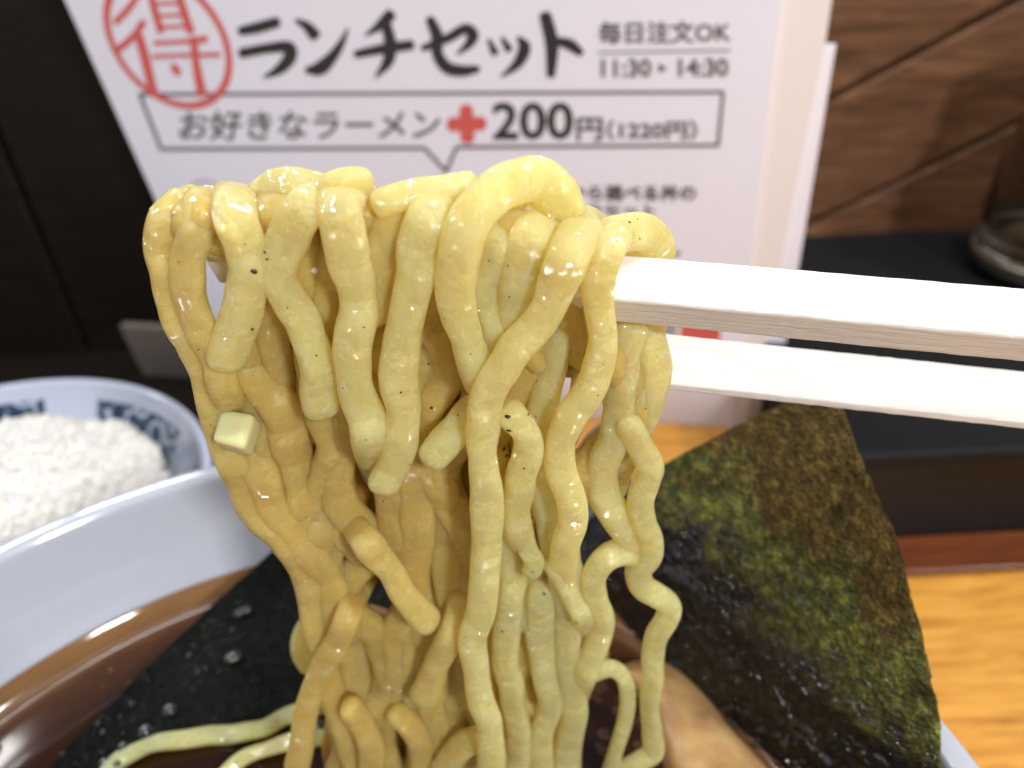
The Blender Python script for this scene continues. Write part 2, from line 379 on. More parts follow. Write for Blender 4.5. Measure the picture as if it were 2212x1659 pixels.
# ------------------------------------------------------------------ ramen bowl and broth
RX, RY, RR, RZ = -.0333, .0350, .0944, .090
SZ, SR = .0655, .0838                       # broth level and its radius
bowl = empty('ramen_bowl', (RX, RY, 0)); tag(bowl, 'large white porcelain ramen bowl full of brown broth below the noodles', 'bowl')
rt = .0044
prof = [(.0005, .0205), (.030, .021), (.055, .030), (.0725, .047), (SR, SZ), (SR+.0048, .0780), (RR-rt*1.10, RZ-.0030), (RR-rt*1.0, RZ-.0013)]
prof += [(RR-rt/2+.010*math.sin(t), RZ-.010+.010*math.cos(t)) for t in np.linspace(-.19, .14, 12)]
prof += [(RR-.0004, RZ-.0006), (RR-.0001, RZ-.0015)]
prof += [(RR-.0002, RZ-.004), (RR-.006, .072), (RR-.018, .050), (.060, .030), (.042, .017), (.040, .004), (.038, .0005), (.034, .0005), (.033, .006), (.0005, .007)]
v, f = lathe(prof, RX, RY, 200); meshobj('bowl_body', v, f, M_PORC, bowl)
M_SOUP = mat('brown_broth', (.1, .03, .01), .06, IOR=1.36)
tc = N(M_SOUP, 'ShaderNodeTexCoord'); ln = N(M_SOUP, 'ShaderNodeVectorMath'); ln.operation = 'LENGTH'
L(M_SOUP, tc.outputs['Object'], ln.inputs[0])
nz = noise(M_SOUP, tc.outputs['Object'], 60, 3)
rr_ = math2(M_SOUP, 'ADD', math2(M_SOUP, 'DIVIDE', ln.outputs['Value'], SR), math2(M_SOUP, 'MULTIPLY', math2(M_SOUP, 'SUBTRACT', nz, .5), .10))
L(M_SOUP, ramp(M_SOUP, rr_, [(.55, (.016, .0045, .0015)), (.82, (.026, .007, .002)), (.92, (.058, .020, .0055)), (.99, (.17, .088, .034))]), bsdf(M_SOUP).inputs['Base Color'])
# broth with a raised meniscus where it meets the wall
prof = [(.0005, SZ-.0007), (.04, SZ-.0007), (SR-.0060, SZ-.0007)]+[(SR-.0060+.0075*math.sin(t), SZ-.0007+.0075*(1-math.cos(t))) for t in np.linspace(.06, 1.0, 16)]
v, f = lathe([(r, z-SZ) for r, z in prof], 0, 0, 200)
soup = meshobj('broth', v, f, M_SOUP); soup.location = (RX, RY, SZ); tag(soup, 'glossy reddish brown broth filling the white ramen bowl', 'broth')

# ------------------------------------------------------------------ rice bowl
r0 = .528*.14; QX, QY, QZ, QR = -1.144*.14, 1.092*.14, .05, r0
rb = empty('rice_bowl', (QX, QY, 0)); tag(rb, 'shallow white bowl with blue scroll pattern holding rice at left', 'bowl')
M_BLUEPAT = mat('blue_scroll_glaze', (.8, .82, .88), .12)
tc = N(M_BLUEPAT, 'ShaderNodeTexCoord'); sx = N(M_BLUEPAT, 'ShaderNodeSeparateXYZ'); L(M_BLUEPAT, tc.outputs['Object'], sx.inputs[0])
vo = N(M_BLUEPAT, 'ShaderNodeTexVoronoi'); vo.inputs['Scale'].default_value = 120; L(M_BLUEPAT, tc.outputs['Object'], vo.inputs['Vector'])
wv = math2(M_BLUEPAT, 'SINE', math2(M_BLUEPAT, 'MULTIPLY', vo.outputs['Distance'], 14.0), 0)
L(M_BLUEPAT, ramp(M_BLUEPAT, math2(M_BLUEPAT, 'ADD', math2(M_BLUEPAT, 'MULTIPLY', wv, .5), .5), [(.30, (.016, .034, .075)), (.72, (.06, .10, .17)), (.95, (.36, .43, .52))]), bsdf(M_BLUEPAT).inputs['Base Color'])
M_PORB = mat('blue_white_porcelain', (.48, .53, .66), .12, Coat_Weight=.4, Coat_Roughness=.05)
M_BLUELINE = mat('pale_blue_glaze', (.27, .42, .72), .15)
prof = [(.0005, .007), (.035, .008), (.055, .018), (QR-.012, .033), (QR-.003, QZ-.003)]
prof += [(QR-.0015+.0015*math.cos(t), QZ-.0015+.0015*math.sin(t)) for t in np.linspace(math.pi*.9, 0, 8)]
prof += [(QR-.002, QZ-.008), (QR-.012, .026), (.048, .010), (.036, .006), (.034, .0005), (.030, .0005), (.029, .003), (.0005, .004)]
v, f = lathe(prof, QX, QY, 160); meshobj('bowl_body', v, f, M_PORB, rb)
v, f = lathe([(QR+.0004, QZ-.0022), (QR-.0004, QZ-.0052), (QR-.0018, QZ-.0085)], QX, QY, 160); meshobj('rim_band', v, f, M_BLUELINE, rb)
def glaze_panel(a0, a1, n=24):
    V = []; 
    for t in np.linspace(0, 1, n):
        a = a0+(a1-a0)*t; e = math.sin(math.pi*min(1, max(0, .08+t*.84)))**.35
        for s in np.linspace(0, 1, 5):
            r = QR-.0050-.0150*s*(.5+.5*e)
            # height of the inner wall at this radius
            z = np.interp(r, [.055, QR-.012, QR-.003], [.018, .033, QZ-.003])+.0004
            V.append((QX+r*math.cos(a), QY+r*math.sin(a), z))
    fs = [(i*5+j, i*5+j+1, i*5+j+6, i*5+j+5) for i in range(n-1) for j in range(4)]
    return meshobj('scroll_panel', V, fs, M_BLUEPAT, rb)
for a0 in np.arange(0, 360, 51.4):
    glaze_panel(math.radians(a0-10), math.radians(a0+25))
M_RICE = mat('boiled_rice', (.80, .785, .73), .4, Subsurface_Weight=.5, Subsurface_Scale=.002)
M_RICE.node_tree.nodes['Principled BSDF'].inputs['Subsurface Radius'].default_value = (1, .9, .7)
def rice_h(x, y):
    r = math.hypot(x, y); a = math.atan2(y, x)
    edge = QR-.010-.008*(.5+.5*math.sin(3*a+1.0))
    return .038+.027*max(0, 1-(r/edge)**2)+.002*math.sin(x*170)*math.cos(y*150), edge
V, Fc = [], []
def grain(c, ax, L_=.0026, R_=.00105):
    k = len(V); ax = ax.normalized(); s = ax.orthogonal().normalized(); t = ax.cross(s)
    for u, rr in ((-1, .25), (-.6, .85), (0, 1), (.6, .85), (1, .25)):
        for q in range(6):
            V.append(c+ax*(L_*u)+(s*math.cos(q*math.pi/3)+t*math.sin(q*math.pi/3))*(R_*rr))
    for i in range(4):
        for q in range(6): Fc.append((k+i*6+q, k+i*6+(q+1) % 6, k+i*6+6+(q+1) % 6, k+i*6+6+q))
    Fc.append([k+5-q for q in range(6)]); Fc.append([k+24+q for q in range(6)])
for i in range(11000):
    a = random.uniform(0, 2*math.pi); rr = math.sqrt(random.random())*(QR-.010)
    x, y = rr*math.cos(a), rr*math.sin(a); h, e = rice_h(x, y)
    if rr > e: continue
    grain(Vector((QX+x, QY+y, h-random.uniform(0, .0022))), Vector((random.uniform(-1, 1), random.uniform(-1, 1), random.uniform(-.4, .4))))
n0 = len(V)
for i in range(19):
    for q in range(64):
        a = q*math.pi/32; h, e = rice_h(1e-4, 1e-4); _, e = rice_h(math.cos(a), math.sin(a)); r = e*i/18*.985+.0002
        h, _ = rice_h(r*math.cos(a), r*math.sin(a)); V.append(Vector((QX+r*math.cos(a), QY+r*math.sin(a), h-.0008-(.010 if i == 18 else 0))))
for i in range(18):
    for q in range(64):
        k = n0+i*64; Fc.append((k+q, k+(q+1) % 64, k+64+(q+1) % 64, k+64+q))
o = meshobj('rice', V, Fc, M_RICE); tag(o, 'mound of white boiled rice heaped in the blue patterned bowl', 'rice', kind='stuff')

# ------------------------------------------------------------------ nori sheets
def nori_mat(name, dry, wet, dirv, p_lo, p_hi, pucker=.010, cap=.10, pscale=170, grain=.0012):
    m = mat(name, dry[0], .5); b = bsdf(m); tc = N(m, 'ShaderNodeTexCoord'); v = tc.outputs['Object']
    n1 = noise(m, v, 520, 5, .7, .4); n2 = noise(m, v, 110, 3, .6)
    cd_ = ramp(m, n1, [(.30, dry[0]), (.52, dry[1]), (.66, dry[2]), (.80, dry[3])])
    cw_ = ramp(m, n1, [(.35, wet[0]), (.6, wet[1]), (.78, wet[2])])
    dt = N(m, 'ShaderNodeVectorMath'); dt.operation = 'DOT_PRODUCT'; L(m, v, dt.inputs[0]); dt.inputs[1].default_value = dirv
    mr = N(m, 'ShaderNodeMapRange'); mr.inputs['From Min'].default_value = p_lo; mr.inputs['From Max'].default_value = p_hi
    L(m, math2(m, 'ADD', dt.outputs['Value'], math2(m, 'MULTIPLY', math2(m, 'SUBTRACT', n2, .5), .034)), mr.inputs['Value'])
    mx = N(m, 'ShaderNodeMix'); mx.data_type = 'RGBA'; L(m, mr.outputs['Result'], mx.inputs['Factor']); L(m, cw_, mx.inputs[6]); L(m, cd_, mx.inputs[7])
    # green fringe where the soaking stops
    tri = math2(m, 'SUBTRACT', 1.0, math2(m, 'MULTIPLY', math2(m, 'ABSOLUTE', math2(m, 'SUBTRACT', mr.outputs['Result'], .5), 0), 2.6))
    g = N(m, 'ShaderNodeMath'); g.operation = 'MULTIPLY'; g.use_clamp = True; L(m, tri, g.inputs[0]); g.inputs[1].default_value = 1
    gm = N(m, 'ShaderNodeMix'); gm.data_type = 'RGBA'; L(m, g.outputs[0], gm.inputs['Factor']); L(m, mx.outputs[2], gm.inputs[6])
    L(m, ramp(m, n1, [(.3, (.022, .026, .004)), (.5, (.080, .085, .011)), (.70, (.30, .29, .045))]), gm.inputs[7])
    L(m, gm.outputs[2], b.inputs['Base Color'])
    L(m, ramp(m, mr.outputs['Result'], [(0, (.24,)*3), (1, (.6,)*3)]), b.inputs['Roughness'])
    b.inputs['Specular IOR Level'].default_value = .18
    # where it is soaked, a puckered film of broth shines
    b2 = N(m, 'ShaderNodeBump'); b2.inputs['Strength'].default_value = 1; b2.inputs['Distance'].default_value = pucker; L(m, math2(m, 'ADD', noise(m, v, pscale, 3, .55, .8), math2(m, 'MULTIPLY', noise(m, v, 600, 2), .3)), b2.inputs['Height'])
    gl = N(m, 'ShaderNodeBsdfGlossy'); gl.inputs['Roughness'].default_value = .07; L(m, b2.outputs[0], gl.inputs['Normal'])
    fz = N(m, 'ShaderNodeFresnel'); fz.inputs['IOR'].default_value = 1.4; L(m, b2.outputs[0], fz.inputs['Normal'])
    wetf = math2(m, 'MULTIPLY', math2(m, 'MINIMUM', fz.outputs[0], cap), math2(m, 'SUBTRACT', 1.0, mr.outputs['Result']))
    ws = N(m, 'ShaderNodeMixShader'); L(m, wetf, ws.inputs[0]); L(m, b.outputs[0], ws.inputs[1]); L(m, gl.outputs[0], ws.inputs[2]); L(m, ws.outputs[0], m.node_tree.nodes['Material Output'].inputs['Surface'])
    bump(m, math2(m, 'ADD', n1, noise(m, v, 1500, 2)), .8, grain); return m
DRY = [(.020, .012, .002), (.085, .055, .010), (.20, .13, .030), (.42, .27, .07)]
WET = [(.0015, .002, .0014), (.0035, .005, .003), (.008, .011, .007)]
def sheet(name, corners, nu, nv, wob, m, th=.00035):
    # corners: polygon given as two boundary curves (upper, lower) of 3-D points, ruled between
    up, lo = [catmull([tuple(p) for p in c], 1e9) for c in corners]
    def along(c, t):
        c = np.array(c); s = np.r_[0, np.cumsum(np.linalg.norm(np.diff(c, axis=0), axis=1))]; s /= s[-1]
        return np.array([np.interp(t, s, c[:, k]) for k in range(3)])
    G = [[Vector(along(corners[0], i/(nu-1))).lerp(Vector(along(corners[1], i/(nu-1))), j/(nv-1)) for j in range(nv)] for i in range(nu)]
    nrm = (G[nu-1][0]-G[0][0]).cross(G[0][nv-1]-G[0][0]).normalized()
    if nrm.y > 0: nrm = -nrm
    ph = [random.uniform(0, 6) for _ in range(4)]
    def off(i, j):
        u, w = i/(nu-1), j/(nv-1)
        return wob*(math.sin(5*u+3*w+ph[0])+.5*math.sin(11*u-7*w+ph[1])+.25*math.sin(23*u+17*w+ph[2])+.25*random.uniform(-.6, .6))
    for i in range(nu):
        for j in range(nv): G[i][j] = G[i][j]+nrm*off(i, j)
    V = [G[i][j] for i in range(nu) for j in range(nv)]; k = len(V); V += [q-nrm*th for q in V]
    Fs = []
    for i in range(nu-1):
        for j in range(nv-1):
            a = i*nv+j; Fs += [(a, a+1, a+nv+1, a+nv), (k+a, k+a+nv, k+a+nv+1, k+a+1)]
    for i in range(nu-1):
        for a, b in ((i*nv, (i+1)*nv), (i*nv+nv-1, (i+1)*nv+nv-1)): Fs.append((a, b, b+k, a+k))
    for j in range(nv-1):
        for a in (j, (nu-1)*nv+j): Fs.append((a, a+1, a+1+k, a+k))
    c = sum(V, Vector())/len(V)
    o = meshobj(name, [q-c for q in V], Fs, m); o.location = c
    return o, G, nrm, c
# right sheet: stands in the broth and leans out over the rim
pa, pb, pc = onz(1330, 1330, SZ), onz(1700, 1659, SZ), onz(2016, 1490, RZ+.013)
pn = (pb-pa).cross(pc-pa).normalized()
def np_(x, y): return onplane(x, y, pa, pn)
topc = [np_(1130, 1235), np_(1250, 1150), np_(1345, 1046), np_(1430, 1004), np_(1560, 935), np_(1676, 878), np_(1808, 858)]
# ruled from the upper-left edge to the lower/right edge
lowc = [np_(1200, 1300), np_(1330, 1345), np_(1480, 1500), np_(1640, 1640), np_(1760, 1760), np_(1960, 1860), np_(2042, 1760)]
wetdir = pn.cross(np_(1890, 1490)-np_(1420, 1070)).normalized()
if wetdir.dot(np_(1700, 900)-np_(1500, 1500)) < 0: wetdir = -wetdir
def midp(f0): return 0
M_NORI = nori_mat('toasted_nori', DRY, WET, wetdir, 0, .01)
upper = [np_(1120, 1245), np_(1230, 1165), np_(1345, 1046), np_(1430, 1004), np_(1560, 935), np_(1676, 880), np_(1810, 850)]
right_ = [np_(1810, 850), np_(1850, 960), np_(1930, 1150), np_(1985, 1380), np_(2018, 1500), np_(2026, 1620), np_(2036, 1780)]
low = [np_(1180, 1290), np_(1330, 1350), np_(1480, 1500), np_(1640, 1650), np_(1730, 1740), np_(1880, 1790), np_(2036, 1790)]
# rows run from the wet lower-left edge to the upper edge, then down the right edge
edgeA = [np_(1150, 1262), np_(1345, 1044), np_(1560, 936), np_(1690, 872), np_(1812, 852)]
edgeB = [np_(1190, 1300), np_(1400, 1420), np_(1620, 1640), np_(1840, 1830), np_(2040, 1800)]
def poly_sheet(name, poly, res, wob, m, th=.00035, bend=0.0):
    """a thin sheet with any outline in the plane, meshed on a grid and crumpled"""
    bm = bmesh.new(); vs = [bm.verts.new(p) for p in poly]; bm.faces.new(vs)
    n = pn_use; e1 = (poly[1]-poly[0]).normalized(); e1 = (e1-n*e1.dot(n)).normalized(); e2 = n.cross(e1)
    for e in (e1, e2):
        lo = min(p.dot(e) for p in poly); hi = max(p.dot(e) for p in poly); q = lo+res
        while q < hi:
            bmesh.ops.bisect_plane(bm, geom=bm.verts[:]+bm.edges[:]+bm.faces[:], plane_co=e*q, plane_no=e); q += res
    ph = [random.uniform(0, 6) for _ in range(4)]
    for v_ in bm.verts:
        a, b = v_.co.dot(e1)*70, v_.co.dot(e2)*70
        edge = v_.is_boundary
        v_.co += n*wob*(math.sin(a+.6*b+ph[0])+.5*math.sin(2.3*b-1.7*a+ph[1])+.3*math.sin(5*a+4*b+ph[2])+random.uniform(-.25, .25))
        if bend: v_.co = CAM+(v_.co-CAM)*(1+bend*max(0, (v_.co.z-.085)/.05)**1.6)   # the dry top curls away from the diner
        if edge: v_.co += e1*random.gauss(0, .00006)+e2*random.gauss(0, .00006)
    c = sum((v_.co for v_ in bm.verts), Vector())/len(bm.verts)
    top = bm.faces[:]
    r = bmesh.ops.extrude_face_region(bm, geom=top)
    for g in r['geom']:
        if isinstance(g, bmesh.types.BMVert): g.co -= n*th
    bmesh.ops.recalc_face_normals(bm, faces=bm.faces[:])
    for v_ in bm.verts: v_.co -= c
    o = bmobj(name, bm, m, None, True); o.location = c; return o, c
pn_use = pn if pn.y < 0 else -pn
poly = [np_(x, y) for x, y in [(1130, 1245), (1235, 1165), (1290, 1100), (1345, 1046), (1430, 1004), (1500, 968), (1560, 936), (1620, 905), (1676, 880), (1730, 835), (1770, 800), (1800, 805),
        (1822, 880), (1858, 975), (1890, 1055), (1930, 1150), (1952, 1215), (1964, 1290), (1985, 1380), (2006, 1470), (2018, 1530), (2024, 1600), (2030, 1690), (2036, 1790),
        (1880, 1800), (1760, 1770), (1690, 1690), (1640, 1640), (1560, 1560), (1490, 1490), (1400, 1405), (1330, 1345), (1220, 1300)]]
nori_r, cR = poly_sheet('nori_sheet', poly, .0016, .00045, M_NORI, bend=.22)
tag(nori_r, 'toasted nori sheet standing at right, brown-green on top and soaked black below', 'nori')
# set the soaking line: through the picture points where the sheet turns from brown to black
sl = [(np_(1420, 1085)-cR).dot(wetdir), (np_(1640, 1225)-cR).dot(wetdir), (np_(1870, 1490)-cR).dot(wetdir)]
# left sheet: soaked black, lying on the broth with its far corner against the bowl wall
qa, qb, qc = onz(60, 1690, SZ+.0008), onz(640, 1560, SZ+.0004), onz(590, 1186, SZ+.0085)
pl = (qb-qa).cross(qc-qa).normalized(); pn_use = pl if pl.z > 0 else -pl
def lp(x, y): return onplane(x, y, qa, pl)
M_NORI2 = nori_mat('soaked_nori', DRY, WET, (0, 0, 1), 5, 6, .012, .012, 42, .0003)
bsdf(M_NORI2).inputs['Specular IOR Level'].default_value = .03
poly = [lp(x, y) for x, y in [(90, 1672), (180, 1580), (270, 1490), (370, 1393), (470, 1300), (535, 1238), (590, 1190), (700, 1190), (860, 1215), (900, 1330), (860, 1480), (700, 1520), (560, 1560), (420, 1580), (300, 1625), (220, 1690), (140, 1730)]]
nori_l, cL = poly_sheet('nori_sheet', poly, .0018, .0004, M_NORI2)
tag(nori_l, 'soaked glossy black nori sheet lying on the broth left of the noodles', 'nori')

# ------------------------------------------------------------------ noodles
NV = 14
def tube(px_pts, name, m, widths, seedv, flat=.70, flip=0.0):
    a = np.array(px_pts, float)                       # x, y, d(mm), w(px)
    d = catmull(a, 5.0); n = len(d)
    rs = np.random.default_rng(seedv)
    def smooth_noise(k, amp):
        z = rs.normal(0, 1, int(n*5/k)+4); return np.interp(np.arange(n)*5/k, np.arange(len(z)), z)*amp
    d[:, 0] += smooth_noise(38, 1.6); d[:, 1] += smooth_noise(38, 1.0); d[:, 3] *= np.interp(d[:, 1], [430, 660, 1100, 1500], [1.24, 1.05, .98, .86])+smooth_noise(60, .06); d[:, 2] += smooth_noise(60, .25)
    # the crinkle of curly noodles
    ph_ = rs.uniform(0, 6, 2); sarc = np.arange(n)*5.0; tg = np.gradient(d[:, :2], axis=0); tg /= np.maximum(1e-6, np.hypot(tg[:, 0], tg[:, 1]))[:, None]
    cw = 3.0*np.sin(sarc/21+ph_[0])*(.5+.5*np.sin(sarc/90+ph_[1])); d[:, 0] -= tg[:, 1]*cw; d[:, 1] += tg[:, 0]*cw
    ctr_ = [P(x, y, dd/1000) for x, y, dd, _ in d]
    V, Fs = [], []; tw = smooth_noise(130, .32)+flip
    for i in range(n):
        t = (ctr_[min(i+1, n-1)]-ctr_[max(i-1, 0)]).normalized()
        view = (ctr_[i]-CAM); depth = view.dot(FWD); hw = d[i, 3]/2/F*depth
        s = t.cross(view.normalized())
        if s.length < .15 and V: s = ps
        else: s.normalize()
        if i and s.dot(ps) < 0: s = -s
        ps = s; nn = s.cross(t).normalized()
        e = min(i, n-1-i)*5.0/(d[i, 3]*.36)            # round off the ends
        sc = math.sqrt(max(.02, 1-(1-min(1, e+.12))**2)) if e < 1 else 1
        ct, st = math.cos(tw[i]), math.sin(tw[i])
        for k in range(NV):
            q = 2*math.pi*k/NV; cx, sy = math.cos(q), math.sin(q)
            ex = math.copysign(abs(cx)**.72, cx); ey = math.copysign(abs(sy)**.72, sy)*flat
            V.append(ctr_[i]+s*(hw*sc*(ex*ct-ey*st))+nn*(hw*sc*(ex*st+ey*ct)))
    for i in range(n-1):
        for k in range(NV): Fs.append((i*NV+k, i*NV+(k+1) % NV, (i+1)*NV+(k+1) % NV, (i+1)*NV+k))
    Fs.append(list(range(NV))[::-1]); Fs.append([(n-1)*NV+k for k in range(NV)])
    c = ctr_[n//2]
    o = meshobj(name, [q-c for q in V], Fs, m); o.location = c; return o
GRP = 'noodles lifted by the chopsticks'
NOODLES = []
def strand(label, pts, d, w, over=False, m=None, w1=None, flat=.70, cat='noodle', dive=None, rise=None):
    if rise is None: rise = (not over) and 880 < pts[0][1] < 1480 and 'zigzag' not in label and 'knot' not in label and 'bulging' not in label and 'outermost' not in label and 'left edge' not in label
    if dive is None: dive = pts[-1][1] < 1500 and not any(k in label for k in ('blunt', 'tip', 'cut', 'loop', 'lying', 'arch', 'far right'))
    p = []
    n = len(pts); w1 = w1 or w
    for i, q in enumerate(pts):
        t = i/(n-1); dd = q[2] if len(q) > 2 else d
        p.append((q[0], q[1], dd, (q[3] if len(q) > 3 else w+(w1-w)*t)))
    if dive:                                          # the tail slips in among the deeper noodles
        (x0, y0), (x1, y1) = pts[-2][:2], pts[-1][:2]; k = 55/max(1, math.hypot(x1-x0, y1-y0))
        p.append((x1+(x1-x0)*k, y1+(y1-y0)*k, p[-1][2]-7, p[-1][3]*.95)); p.append((x1+(x1-x0)*k*1.8, y1+(y1-y0)*k*1.8, p[-1][2]-4, p[-1][3]*.9))
    if rise:                                          # the head comes out from among the deeper noodles
        (x0, y0), (x1, y1) = pts[0][:2], pts[1][:2]; k = 55/max(1, math.hypot(x1-x0, y1-y0))
        p.insert(0, (x0-(x1-x0)*k, y0-(y1-y0)*k, p[0][2]-4.5, p[0][3])); p.insert(0, (x0-(x1-x0)*k*1.9, y0-(y1-y0)*k*1.9, p[0][2]-4, p[0][3]))
    if over:                                          # comes up behind the chopstick, folds over it
        x, y = p[0][0], p[0][1]
        p = [(x+22, y+70, -7.5, w), (x+12, y+26, -6, w), (x+4, y+2, -2.5, w)]+[(x-2, y+10, d*.45, w)]+p[1:]
    o = tube(p, 'noodle', m or M_NOOD, None, len(NOODLES)+11, flat); tag(o, label, cat, GRP); NOODLES.append(o); return o
S = strand
S('outermost left noodle curving down the edge of the bundle', [(395, 432), (362, 480), (356, 545), (366, 615), (388, 690), (418, 755), (446, 810), (462, 880), (480, 960), (512, 1020)], 3.2, 66, True, M_NOODM)
S('second noodle from the left bordering the bright gap', [(440, 432), (425, 490), (408, 560), (410, 640), (436, 715), (468, 775), (492, 850)], 4.6, 66, True, M_NOODM)
S('noodle slanting left with a blunt end above the onion cube', [(508, 428), (512, 475), (527, 540), (537, 592), (525, 660), (502, 735), (480, 798)], 6.2, 80, True)
S('noodle slanting down right beside the blunt left noodle', [(700, 418), (665, 450), (626, 502), (602, 560), (606, 615), (634, 665), (664, 720), (682, 780), (690, 850), (694, 900)], 5.6, 76, True)
S('long hanging noodle left of the brown gap with a white water mark', [(748, 410), (736, 455), (744, 520), (760, 585), (774, 650), (765, 720), (760, 775), (768, 830), (785, 890), (800, 950)], 6.4, 80, True)
S('bumpy glistening noodle loop at the top left of the bundle', [(556, 448, 0), (580, 416, 1), (612, 398, 2), (650, 400, 2.5), (688, 414, 2), (712, 434, 1)], 2, 62)
S('cut noodle end lying on top of the bundle', [(682, 432, 3), (716, 406, 4), (758, 396, 4.2), (800, 402, 3.5)], 4, 56)
S('noodle lying sideways along the top behind the arch', [(806, 448, 5), (850, 430, 5), (905, 415, 4), (965, 408, 2), (1030, 400, 0)], 4, 52)
S('big arched noodle rising highest above the chopsticks', [(1224, 492, -1), (1214, 452, 0), (1194, 412, 1), (1160, 386, 2), (1122, 392, 3.5), (1078, 412, 5), (1040, 442, 6.5), (1010, 492, 7.2), (990, 552, 7.5), (984, 620, 7.5), (992, 685, 7), (1010, 745, 6.2), (1034, 800, 5.6), (1052, 850, 5)], 6, 78)
S('noodle filling the arch behind the tall noodle loop', [(1036, 520, 0), (1052, 470, 0), (1090, 446, 0), (1130, 452, 0), (1160, 490, 0)], 0, 62)
S('long noodle with wet glints and a blunt lower end', [(945, 428), (915, 470), (904, 530), (900, 590), (886, 650), (872, 710), (864, 770), (865, 830), (868, 890), (862, 955), (840, 1020), (822, 1062)], 6.4, 78, True)
S('broad yellow noodle folding over left of the arch', [(895, 430), (858, 468), (832, 525), (818, 580), (806, 640), (812, 700)], 4.2, 78, True, M_NOODM)
S('glinting noodle just right of the arch foot', [(1092, 492), (1072, 522), (1052, 568), (1045, 615), (1056, 665), (1072, 715), (1080, 765)], 5.0, 66, True)
S('glinting noodle between the arch and the bright diagonal one', [(1168, 488), (1142, 522), (1126, 575), (1118, 625), (1120, 680), (1106, 740), (1092, 790)], 5.2, 80, True)
S('brightest long noodle crossing diagonally down the middle', [(1258, 494), (1230, 555), (1202, 615), (1182, 668), (1150, 712), (1112, 752), (1084, 795), (1060, 840), (1044, 895), (1040, 955), (1045, 1015), (1052, 1065), (1052, 1150), (1047, 1245), (1036, 1330), (1024, 1400), (1030, 1465), (1046, 1530), (1060, 1600), (1062, 1690)], 8.0, 80, True, None, 66)
S('noodle in front of the upper chopstick tip at right', [(1334, 500), (1312, 540), (1294, 592), (1292, 645), (1300, 705), (1298, 765), (1284, 815), (1262, 858), (1232, 905), (1210, 955), (1214, 1015), (1232, 1068), (1240, 1118), (1222, 1180), (1214, 1240, 5), (1222, 1330, 3), (1228, 1440, 2)], 6.6, 66, True)
S('pale green-tinged noodle bending over the chopstick at far right', [(1290, 520, 1), (1330, 505, 2), (1378, 502, 1), (1412, 525, -3), (1428, 570, -6)], 0, 70)
S('rightmost noodle below the upper chopstick', [(1425, 590, -5.5), (1408, 680, -2.6), (1404, 745, -.5), (1412, 800, .6), (1402, 858, 1), (1382, 908, 1.2), (1358, 955, 1.2), (1340, 1000, .8)], 0, 74)
S('kinked noodle zigzagging free of the bundle at right', [(1352, 905), (1376, 955), (1404, 1000), (1397, 1035), (1384, 1080), (1390, 1125), (1404, 1165), (1400, 1200), (1380, 1230), (1388, 1262), (1418, 1284), (1445, 1310), (1440, 1338), (1422, 1378), (1410, 1424), (1409, 1472), (1405, 1530), (1408, 1585), (1410, 1624), (1378, 1646), (1330, 1672)], 3.4, 60, False, None, 50)
S('noodle edging the green gap beside the zigzag one', [(1366, 690, .5), (1350, 760, 1.5), (1336, 830), (1336, 895), (1324, 945), (1300, 1015), (1303, 1065), (1328, 1112), (1358, 1152), (1384, 1176, 1.5), (1395, 1200, 0)], 2.4, 72, dive=False)
S('noodle to the left of the white triangular gap', [(1212, 640, 1), (1202, 720, 2), (1188, 800, 2.5), (1172, 880), (1162, 950), (1168, 1030), (1185, 1110), (1205, 1190)], 3.2, 72)
S('thin noodle to the right of the white triangular gap', [(1286, 660, -2), (1276, 740, -1), (1262, 800, .5), (1254, 860, 1), (1236, 915, 1)], 1, 46)
S('short noodle hook bowing right beside the bright diagonal', [(1085, 880, 6), (1112, 900, 7), (1134, 940, 7), (1139, 990, 7), (1124, 1045, 6.6), (1112, 1098, 6), (1120, 1150, 5)], 6.5, 66)
S('blunt noodle poking left from behind the bright diagonal', [(1040, 868, 3), (1000, 908, 5), (958, 958, 6), (922, 1002, 6.4)], 5, 72)
S('glinting noodle slanting right below the long blunt one', [(786, 1165), (812, 1200), (846, 1236), (876, 1285), (908, 1330), (938, 1352)], 5.5, 66, False, M_NOODM)
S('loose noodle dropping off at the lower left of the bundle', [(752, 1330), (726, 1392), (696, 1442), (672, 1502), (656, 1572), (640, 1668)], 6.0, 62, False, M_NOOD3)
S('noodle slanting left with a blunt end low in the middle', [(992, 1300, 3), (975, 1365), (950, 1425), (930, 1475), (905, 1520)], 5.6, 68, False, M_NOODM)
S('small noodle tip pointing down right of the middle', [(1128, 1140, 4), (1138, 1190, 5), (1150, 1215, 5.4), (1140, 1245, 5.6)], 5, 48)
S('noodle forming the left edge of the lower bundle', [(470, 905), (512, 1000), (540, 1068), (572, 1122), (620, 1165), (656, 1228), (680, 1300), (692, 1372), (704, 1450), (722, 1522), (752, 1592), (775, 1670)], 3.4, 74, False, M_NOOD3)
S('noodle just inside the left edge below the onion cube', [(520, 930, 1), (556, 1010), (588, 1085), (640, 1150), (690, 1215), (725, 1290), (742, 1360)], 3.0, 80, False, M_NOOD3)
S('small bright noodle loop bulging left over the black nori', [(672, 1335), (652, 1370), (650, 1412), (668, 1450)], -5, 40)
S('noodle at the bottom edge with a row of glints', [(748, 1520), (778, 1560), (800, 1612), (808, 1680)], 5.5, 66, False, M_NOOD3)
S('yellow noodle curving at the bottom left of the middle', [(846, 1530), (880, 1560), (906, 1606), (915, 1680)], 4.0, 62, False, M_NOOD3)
S('noodle sweeping in from the bottom edge', [(940, 1690), (966, 1648), (1000, 1612), (1045, 1590)], 5.6, 70, False, M_NOODM)
